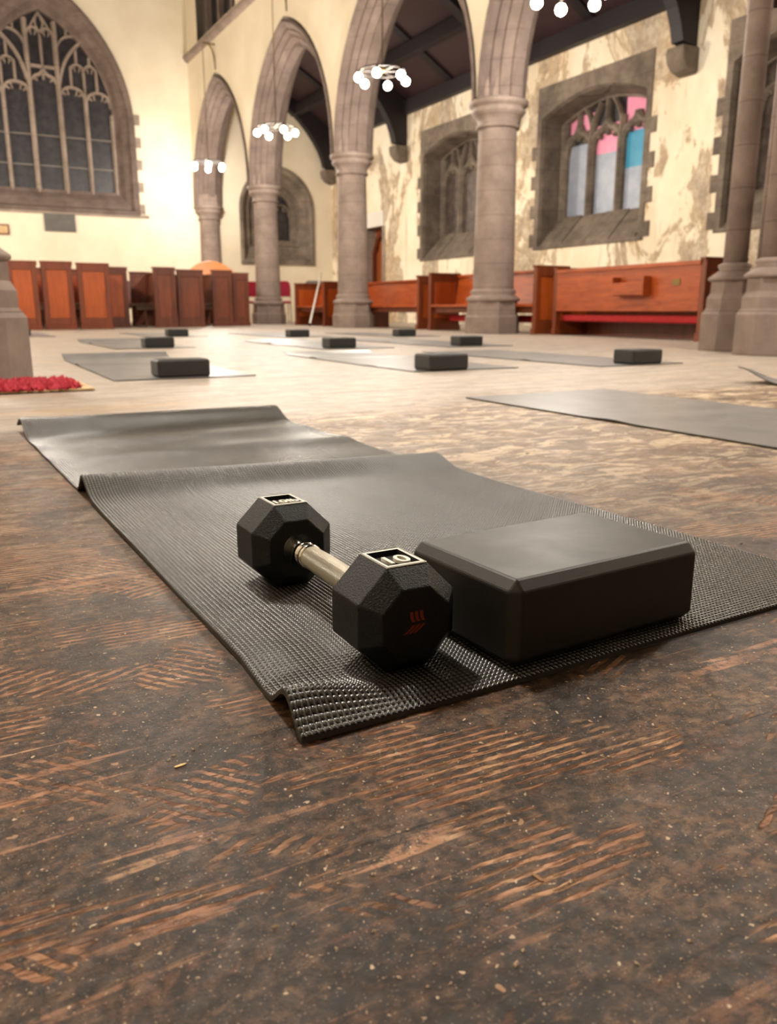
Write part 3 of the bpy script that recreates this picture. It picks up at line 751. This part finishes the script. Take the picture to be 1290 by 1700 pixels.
row_pew(4.97, 14.92, 1.9, .92, .30, 'rightmost narrow brown pew end of the left row', R(-1), dark=2)
make_pew(1.4, .86, .5, (2.85, 17.2, 0), 0, 'open pew seen through the gap between the panelled pew ends', G2, seat_z=.42, dark=True)

# ------------------------------------------------------------ round table top on edge, chairs, pole, plaque, notice
t = thing('round_table', 'orange round table top standing on its edge behind the pew ends', 'table', (5.38, 17.42, 0), 0)
mb = MB(); pr_ = [(0.001, -.015), (.62, -.015), (.64, -.008), (.64, .012), (.62, .018), (.001, .018)]
rot = Matrix.Translation((0, 0, .655)) @ Matrix.Rotation(R(78), 4, 'X')
mb.lathe(pr_, 48); mb.v = [tuple(rot @ Vector(p)) for p in mb.v]; mb.build('tabletop', M['table'], t)
mb = MB()
for s in (-.35, .35): mb.tube([(s, .03, .40), (s, .10, .66), (s, .16, 1.0)], .014, 6)
mb.build('folded_leg', M['iron'], t)

def chair(x, y, rz, fab, label):
    t = thing('stacking_chair', label, 'chair', (x, y, 0), rz, 'stacking chairs by the third column')
    mb = MB(); mb.box((-.22, -.21, .42), (.22, .21, .47)); mb.build('seat', M[fab], t, bevel=.02)
    mb = MB(); mb.prism([(-.20, .56), (.20, .56), (.21, .70), (.19, .84), (.14, .88), (-.14, .88), (-.19, .84), (-.21, .70)], .20, .235, lambda u, v, d: (u, d+(v-.56)*.12, v)); mb.build('backrest', M[fab], t, bevel=.012)
    for sx in (-1, 1):
        mb = MB(); mb.tube([(sx*.21, -.24, 0), (sx*.20, -.19, .42)], .011, 8); mb.build('leg', M['chrome'], t)
        mb = MB(); mb.tube([(sx*.21, .25, 0), (sx*.20, .19, .44), (sx*.20, .22, .56), (sx*.19, .25, .74)], .011, 8); mb.build('leg', M['chrome'], t)
chair(6.32, 17.75, R(160), 'redfab', 'crimson stacking chair left of the third column base')
chair(6.76, 17.15, R(165), 'redfab', 'crimson stacking chair right of the third column base')
chair(7.24, 16.55, R(170), 'greyfab', 'grey stacking chair between the crimson chair and the short pew')
t = thing('leaning_pole', 'thin white pole leaning against the short pew near the second column', 'pole', (6.16, 14.2, 0))
mb = MB(); mb.tube([(0, 0, .01), (.17, -.1, .78), (.20, -.10, .95)], .016, 8); mb.build('pole_shaft', M['white'], t)
mb = MB(); mb.tube([(0, 0, .0), (.01, -.005, .05)], .022, 8); mb.build('tip', M['iron'], t)

t = thing('wall_plaque', 'dark grey slate tablet on the end wall under the great window', 'plaque', (2.88, YE, 2.18))
mb = MB(); mb.box((-.33, -.03, -.19), (.33, 0, .19)); mb.build('tablet', M['plaque'], t, bevel=.008)
t = thing('picture_frame', 'small brown framed notice on the end wall at the left edge', 'frame', (1.70, YE, 1.98))
mb = MB(); mb.box((-.18, -.03, -.10), (.12, 0, .12)); f = mb.build('frame', M['pewdark'], t)
mb = MB(); mb.box((-.15, -.035, -.07), (.09, -.03, .09)); mb.build('notice', M['rugtan'], t)

# ------------------------------------------------------------ mats and blocks further off
def sheet(w_, l_, nu, nv, hf, th=.004):
    mb = MB(); vs = []; 
    for j in range(nv+1):
        for i in range(nu+1):
            u, v = w_*i/nu, l_*j/nv; vs.append((u, v, hf(i/nu, v)+th))
    nb = len(vs)
    vs += [(x, y, z-th) for x, y, z in vs]; fs = []; m = nu+1
    for j in range(nv):
        for i in range(nu):
            a = j*m+i; fs.append((a, a+1, a+m+1, a+m)); fs.append((nb+a, nb+a+m, nb+a+m+1, nb+a+1))
    mb.add(vs, fs, True, 0)
    ed = []
    for i in range(nu): ed += [(i, i+1), ((nv*m)+i+1, (nv*m)+i)]
    for j in range(nv): ed += [((j+1)*m, j*m), (j*m+nu, (j+1)*m+nu)]
    for a, b in ed: mb.add([vs[a], vs[nb+a], vs[nb+b], vs[b]], [(0, 1, 2, 3)], False, 1)
    return mb
def far_mat(x, y, label, L=1.75, ang=0, curl=.0, seed=0, corner=0):
    r = random.Random(seed); a1, a2 = r.uniform(.002, .006), r.uniform(.003, .008); v1, v2 = r.uniform(.3, .7), r.uniform(1.0, 1.4)
    def hf(u, v):
        z = .001+a1*math.exp(-((v-v1-.1*u)/.05)**2)+a2*math.exp(-((v-v2+.1*u)/.06)**2)
        z += curl*max(0, (v-(L-.14))/.14)**2
        if corner: z += corner*math.exp(-((u*.62)**2+(v-L)**2)/.12**2)
        return z
    mb = sheet(.62, L, 14, 70, hf)
    o = mb.build('yoga_mat', [M['farmat'], M['matedge']], None, (x, y, 0), ang)
    tag(o, label, 'yoga mat', 'yoga mats laid out across the church floor'); return o
far_mat(.66, 3.58, 'grey yoga mat left, in front of the panelled pews, under the large left block', seed=1, curl=.03, ang=R(-1))
far_mat(1.22, 6.50, 'grey yoga mat behind the large left mat, block on its near end', seed=2, curl=.02)
far_mat(2.02, 3.42, 'grey yoga mat in the middle of the floor with a flipped dark corner', seed=3, ang=R(-1), curl=.015)
far_mat(1.57, .56, 'large grey yoga mat at right with no block in view', seed=4, ang=R(0))
far_mat(3.06, 3.26, 'pale lit yoga mat leading to the right hand block', seed=5, ang=R(1))
far_mat(2.58, 5.72, 'pale yoga mat in the middle distance under the centre block', seed=6, curl=.012)
far_mat(3.62, 5.56, 'pale yoga mat in front of the nearest column', seed=7, curl=.01)
far_mat(2.12, 9.15, 'far yoga mat just in front of the brown pew ends', seed=8)
far_mat(3.30, 8.40, 'far yoga mat in front of the third column', seed=9)
far_mat(4.42, 7.95, 'far yoga mat in front of the pale backed pew', seed=10)
far_mat(.62, 9.9, 'far yoga mat peeking out behind the left stone base', seed=11)
far_mat(2.90, .74, 'yoga mat at the right edge with one corner curled up', seed=12, L=1.55, corner=.06)

def block_mesh(L, W, H, c=.010):
    """chamfered brick, near face long; local origin at near-left bottom corner"""
    import bmesh
    bm = bmesh.new(); bmesh.ops.create_cube(bm, size=1)
    for v in bm.verts: v.co = Vector(((v.co.x+.5)*L, (v.co.y+.5)*W, (v.co.z+.5)*H))
    bmesh.ops.bevel(bm, geom=list(bm.edges), offset=c, segments=1, profile=.5, affect='EDGES')
    bmesh.ops.bevel(bm, geom=[e for e in bm.edges if e.calc_face_angle(0) > .2], offset=.0016, segments=2, profile=.5, affect='EDGES')
    me = bpy.data.meshes.new('yoga_block'); bm.to_mesh(me); bm.free()
    for p in me.polygons: p.use_smooth = False
    return me
bm_far = block_mesh(.229, .152, .076, .008); bm_far.materials.append(M['foamfar'])
GB = 'black foam yoga blocks on the mats'
for x, y, a, lb in [(.85, 3.60, -1, 'black yoga block on the large left mat, biggest of the far blocks'), (2.10, 3.40, 1, 'black yoga block on the middle mat with the flipped corner'), (3.30, 3.27, 2, 'black yoga block at right, in front of the book rack pew'),
                   (1.46, 6.55, 0, 'black yoga block second from the front on the left side'), (2.68, 5.80, 0, 'black yoga block in the centre, below the second column'), (3.78, 5.66, 0, 'black yoga block just below the nearest column'),
                   (2.32, 9.25, 0, 'small far yoga block in front of the brown pew ends'), (3.43, 8.43, 0, 'small far yoga block below the chairs'), (4.56, 8.05, 0, 'small far yoga block before the pale backed pew'), (.80, 10.3, 0, 'far yoga block half hidden by the left stone base')]:
    o = bpy.data.objects.new('yoga_block', bm_far); COL.objects.link(o); o.location = (x, y, .0055); o.rotation_euler.z = R(a)
    tag(o, lb, 'yoga block', GB)

# red shaggy rug
t = thing('shag_rug', 'red shaggy rug with a tan border at the foot of the left stone base', 'rug', (-.06, 3.20, 0))
mb = sheet(.58, .40, 20, 14, lambda u, v: .004, .006); mb.build('backing', [M['rugtan'], M['rugtan']], t)
rr = random.Random(3); mb = MB()
for k in range(2400):
    x, y = rr.uniform(.0, .55), rr.uniform(0, .32); 
    if x > .50+rr.uniform(-.05, .04): continue
    a = rr.uniform(0, 6.28); l = rr.uniform(.02, .04); h = rr.uniform(.014, .034); w2 = .008; ca, sa = math.cos(a), math.sin(a)
    mb.add([(x-sa*w2, y+ca*w2, .008), (x+sa*w2, y-ca*w2, .008), (x+ca*l*.5, y+sa*l*.5, .008+h), (x+ca*l, y+sa*l, .010+h*.6), (x-ca*w2, y-sa*w2, .008)], [(0, 1, 2), (1, 3, 2), (0, 2, 3), (4, 1, 3), (4, 3, 0)], False)
p = mb.build('pile', M['rugred'], t); p['kind'] = 'stuff'

# ------------------------------------------------------------ the near yoga mat
def near_mat():
    W = .645; L = 1.73; P = .0048
    us = np.arange(0, W+1e-6, .0012)
    vs = np.concatenate([np.arange(0, .9, .0012), np.arange(.9, L+1e-6, .0024)])
    U, V = np.meshgrid(us, vs); un = U/W
    def s(U, V, un):
        z = .0006+0*U
        z = z+.021*np.exp(-((V-.037)/.023)**2)*np.exp(-(un/.105)**2)+.0035*np.exp(-((V-.026)/.013)**2)*np.exp(-(un/.19)**2)
        vc = .885-.075*un; amp = .025-.007*un
        d = V-vc
        z = z+amp*np.exp(-(d/np.where(d < 0, .042, .028))**2)+.006*np.exp(-(d/np.where(d < 0, .14, .04))**2)
        z = z+.006*np.exp(-((V-1.24+.05*un)/.06)**2)*(.3+.7*un)+.003*np.exp(-((V-1.42)/.05)**2)
        e = 1.655-.03*un; d = V-e
        z = z+.034*np.exp(-(d/np.where(d < 0, .062, .075))**2)
        z = z+.004*np.exp(-((U-.02)/.03)**2)*np.clip(1-((V-1.7)/.05)**2, 0, 1)
        z = z+.0012*(1+np.sin(V*14+un*3))*np.exp(-(un/.1)**2)*np.clip((V-.09)/.12, 0, 1)*np.clip((.85-V)/.15, 0, 1)
        return z
    bead = (np.abs(np.sin(np.pi*U/P))*np.abs(np.sin(np.pi*V/P)))**.5
    amp = np.where(V < .9, .0016, .0010)
    Z = s(U, V, un)+.0035+bead*amp
    # outline a little uneven
    xo = -.012+U*(1.0)+(.010*np.clip((.15-V)/.15, 0, 1)*-1)*(1-un)+.008*np.clip(V/.9, 0, 1)*(1-un)+.006*np.sin(V*5)*un
    co = np.stack([xo, V+.004*un*np.sin(3*un), Z], -1).reshape(-1, 3)
    nv, nu = U.shape; idx = np.arange(nv*nu).reshape(nv, nu)
    q = np.stack([idx[:-1, :-1], idx[:-1, 1:], idx[1:, 1:], idx[1:, :-1]], -1).reshape(-1, 4)
    # perimeter skirt and underside
    per = np.concatenate([idx[0, :], idx[1:, -1], idx[-1, :-1][::-1], idx[1:-1, 0][::-1]])
    topr = co[per].copy(); base = topr.copy(); base[:, 2] = np.maximum(base[:, 2]-.0042, .0003); nb = len(co)
    co = np.concatenate([co, topr, base]); k = len(per); ii = np.arange(k); jj = (ii+1) % k
    sk = np.stack([nb+ii, nb+k+ii, nb+k+jj, nb+jj], -1)
    # coarse underside
    us2 = np.linspace(0, W, 60); vs2 = np.linspace(0, L, 160); U2, V2 = np.meshgrid(us2, vs2); Z2 = s(U2, V2, U2/W)
    x2 = -.012+U2+.008*np.clip(V2/.9, 0, 1)*(1-U2/W)+.006*np.sin(V2*5)*U2/W-.010*np.clip((.15-V2)/.15, 0, 1)*(1-U2/W)
    b2 = len(co); co = np.concatenate([co, np.stack([x2, V2, Z2], -1).reshape(-1, 3)]); i2 = b2+np.arange(U2.size).reshape(U2.shape)
    q2 = np.stack([i2[:-1, :-1], i2[1:, :-1], i2[1:, 1:], i2[:-1, 1:]], -1).reshape(-1, 4)
    F = np.concatenate([q, sk, q2]).astype(np.int32)
    me = bpy.data.meshes.new('yoga_mat'); me.vertices.add(len(co)); me.vertices.foreach_set('co', co.astype(np.float32).ravel())
    me.loops.add(F.size); me.loops.foreach_set('vertex_index', F.ravel()); me.polygons.add(len(F))
    me.polygons.foreach_set('loop_start', np.arange(0, F.size, 4, dtype=np.int32)); me.polygons.foreach_set('loop_total', np.full(len(F), 4, dtype=np.int32))
    me.polygons.foreach_set('use_smooth', np.ones(len(F), dtype=bool))
    mi = np.zeros(len(F), dtype=np.int32); mi[len(q):] = 1; me.polygons.foreach_set('material_index', mi)
    me.materials.append(M['yoga']); me.materials.append(M['matedge']); me.update(calc_edges=True)
    uvl = me.uv_layers.new(name='UVMap'); allu = np.zeros((len(co), 2), np.float32); allu[:nv*nu, 0] = U.ravel(); allu[:nv*nu, 1] = V.ravel()
    uvl.data.foreach_set('uv', allu[F.ravel()].ravel())
    o = bpy.data.objects.new('yoga_mat', me); COL.objects.link(o); o.location = (.2148, .4753, 0); o.rotation_euler.z = R(1.47)
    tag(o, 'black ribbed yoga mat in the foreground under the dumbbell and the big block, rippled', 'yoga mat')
near_mat()

# the near block
me = block_mesh(.229, .152, .076, .009); me.materials.append(M['foam'])
o = bpy.data.objects.new('yoga_block', me); COL.objects.link(o); o.location = (.3832, .4888, .0058); o.rotation_euler.z = R(3.37)
tag(o, 'large dark grey foam yoga block on the near mat right of the dumbbell', 'yoga block')

# ------------------------------------------------------------ dumbbell
def text_obj(body, size, name, mat, parent, loc, rot, depth=.0012, font_w=None):
    cu = bpy.data.curves.new(name, 'FONT'); cu.body = body; cu.size = size; cu.extrude = depth; cu.align_x = 'CENTER'; cu.align_y = 'CENTER'; cu.offset = .0004
    ob = bpy.data.objects.new(name+'_tmp', cu); COL.objects.link(ob)
    dg = bpy.context.evaluated_depsgraph_get(); me = bpy.data.meshes.new_from_object(ob.evaluated_get(dg)); me.name = name
    COL.objects.unlink(ob); bpy.data.objects.remove(ob)
    me.materials.clear(); me.materials.append(mat)
    o = bpy.data.objects.new(name, me); COL.objects.link(o); o.parent = parent; o.location = loc; o.rotation_euler = rot; return o
def dumbbell():
    t = thing('dumbbell', 'black ten pound dumbbell with a chrome handle lying on the near mat', 'dumbbell', (.312, .681, .0060), R(.2))
    A = .0445; zc = A; o8 = R(22.5); ct = 1/math.cos(o8)
    def octo(r, y): return [(r*ct*math.cos(o8+k*math.pi/4), y, zc+r*ct*math.sin(o8+k*math.pi/4)) for k in range(8)]
    for s in (-1, 1):
        yc = s*.1205; import bmesh
        # rings from one face to the other, top facet left open for the number well
        rings = [octo(.030, yc-.0385), octo(A, yc-.0235), octo(A, yc+.0235), octo(.030, yc+.0385)]
        vs = [p for r_ in rings for p in r_]; fs = [list(range(8)), [24+i for i in range(8)][::-1]]
        for i in range(3):
            for k in range(8):
                if i == 1 and k == 1: continue      # top facet
                fs.append((i*8+k, (i+1)*8+k, (i+1)*8+(k+1)%8, i*8+(k+1)%8))
        # raised pale rim round the well: well itself recessed
        zt = zc+A; hw = A*math.tan(o8); y0, y1 = yc-.0235, yc+.0235; rx, ry, dp = .0035, .0045, .0040
        a = [(hw, y0, zt), (hw, y1, zt), (-hw, y1, zt), (-hw, y0, zt)]
        b = [(hw-rx, y0+ry, zt), (hw-rx, y1-ry, zt), (-hw+rx, y1-ry, zt), (-hw+rx, y0+ry, zt)]
        mb = MB(); mb.add(vs, fs)
        head = mb.build('weight_head', M['rubber'], t, recalc=False)
        bm = bmesh.new(); bm.from_mesh(head.data); bmesh.ops.recalc_face_normals(bm, faces=bm.faces); 
        ed = [e for e in bm.edges if len(e.link_faces) == 2 and e.calc_face_angle(0) > .2]
        bmesh.ops.bevel(bm, geom=ed, offset=.0011, segments=2, profile=.5, affect='EDGES'); bmesh.ops.recalc_face_normals(bm, faces=bm.faces); bm.to_mesh(head.data); bm.free()
        mb = MB(); n_ = 4
        o2 = [(x*1.0, y, z+.0006) for x, y, z in a]; i2 = [(x, y, z+.0006) for x, y, z in b]
        mb.add(a+o2+i2, [(0+i, (i+1)%4, 4+(i+1)%4, 4+i) for i in range(4)]+[(4+i, 4+(i+1)%4, 8+(i+1)%4, 8+i) for i in range(4)])
        mb.build('number_rim', M['number'], head)
        c_ = [(x*.96, y, z-dp) for x, y, z in b]
        mb = MB(); mb.add(i2+c_, [(i, (i+1)%4, 4+(i+1)%4, 4+i) for i in range(4)]+[(7, 6, 5, 4)]); mb.build('number_well', M['well'], head)
        body = '10' if s < 0 else 'lb'
        text_obj('10lb', .0175, 'number', M['number'], head, (0, yc-.008, zt-.0008), (0, 0, 0), .0012) if s > 0 else text_obj('10', .0255, 'number', M['number'], head, (-.001, yc-.0065, zt-.0008), (0, 0, 0), .0014)
        if s < 0:
            mb = MB()
            # three stacked chevron strokes, as on the end of the weight
            F = lambda u, v, d: (u, yc-.0385-d, zc+.0015+v)
            def stroke(x):
                up = curve((x, .0095), (x-.0005, .003), (x+.0035, -.0005), 6)
                lo_ = curve((x+.0035, -.0005), (x+.001, -.0045), (x-.0065, -.0085), 6)
                w3 = .0015
                for pl in (up[:-1], lo_[1:]):
                    L_ = [F(p[0]-w3, p[1], .0002) for p in pl]; R_ = [F(p[0]+w3, p[1], .0002) for p in pl]
                    mb.add(L_+R_, [(i, i+1, len(pl)+i+1, len(pl)+i) for i in range(len(pl)-1)])
            for x in (-.0045, 0, .0045): stroke(x)
            mb.build('logo', M['orange_logo'], head)
    hl = .082
    def prof(pts): return [(r, y) for r, y in pts]
    mb = MB(); mb.lathe([(.0095, -.058), (.0100, -.054), (.0110, -.03), (.0114, 0), (.0110, .03), (.0100, .054), (.0095, .058)], 48, (0, zc), True, 0, False, 'Y')
    h = mb.build('handle', M['chrome'], t)
    n = 64; rings = []; mbk = MB(); ys = [(-.047 + .094*i/20) for i in range(21)]
    for y in ys: rings.append([((.0113+.0010*math.cos(y/.047*1.57))*math.cos(2*math.pi*k/n), y, zc+(.0113+.0010*math.cos(y/.047*1.57))*math.sin(2*math.pi*k/n)) for k in range(n+1)])
    mbk.loft(rings, closed=False, smooth=True); kn = mbk.build('knurled_grip', M['knurl'], t)
    uv = kn.data.uv_layers.new(name='UVMap')
    for p in kn.data.polygons:
        for li in p.loop_indices:
            vi = kn.data.loops[li].vertex_index; r_, k = divmod(vi, n+1); uv.data[li].uv = (k/n*2*math.pi*.0118, ys[r_])
    for s in (-1, 1):
        mb = MB(); P_ = [(.0113, s*.0465), (.0126, s*.0472), (.0128, s*.0500), (.0126, s*.0528), (.0104, s*.0540), (.0104, s*.0565), (.0124, s*.0575), (.0124, s*.0625), (.0100, s*.0650), (.0104, s*.0690), (.0150, s*.0810), (.0158, s*.0830)]
        mb.lathe(P_ if s > 0 else P_, 48, (0, zc), True, 0, False, 'Y'); mb.build('collar', M['chrome'], t, recalc=True)
dumbbell()

# ------------------------------------------------------------ grit and splinters on the floor
rr = random.Random(11); mb = MB()
for k in range(900):
    d = rr.uniform(.2, 1.6)**1.0; a = HEAD+R(rr.uniform(-30, 30)); x, y = d*math.sin(a), d*math.cos(a)
    r_ = rr.choice([.0004, .0005, .0006, .0009, .0012]); 
    if .19 < x < .87 and .46 < y < 2.25: continue
    a = rr.uniform(0, 3.14); ca, sa = math.cos(a)*r_, math.sin(a)*r_; e = rr.uniform(1, 2)
    mb.add([(x+ca*e, y+sa*e, .0003), (x-sa, y+ca, .0003), (x-ca*e, y-sa*e, .0003), (x+sa, y-ca, .0003), (x, y, .0003+r_)], [(0, 1, 4), (1, 2, 4), (2, 3, 4), (3, 0, 4)])
tag(mb.build('floor_grit', M['debris']), 'fine pale grit and sawdust scattered over the near floor boards', 'grit', kind='stuff')
for x, y, a, l, m_, lb in [(.2497, .2897, 100, .0085, 'splinter', 'tiny pale wood splinter on the floor near the bottom centre'), (.885, .667, 20, .008, 'darkbit', 'dark brown flake on the floor right of the big block'), (1.07, 1.34, 10, .012, 'darkbit', 'small dark brown bit on the mottled floor beyond the block'), (.113, .49, 8, .009, 'shaving', 'thin pale yellow shaving on the floor left of the mat corner')]:
    mb = MB(); mb.prism([(-l/2, 0), (-l*.3, l*.14), (l*.35, l*.11), (l/2, 0), (l*.2, -l*.12), (-l*.35, -l*.1)], .0002, l*.09, lambda u, v, d: (u, v, d))
    o = mb.build('wood_chip', M[m_], None, (x, y, 0), R(a)); tag(o, lb, 'wood chip', 'loose chips on the floor')
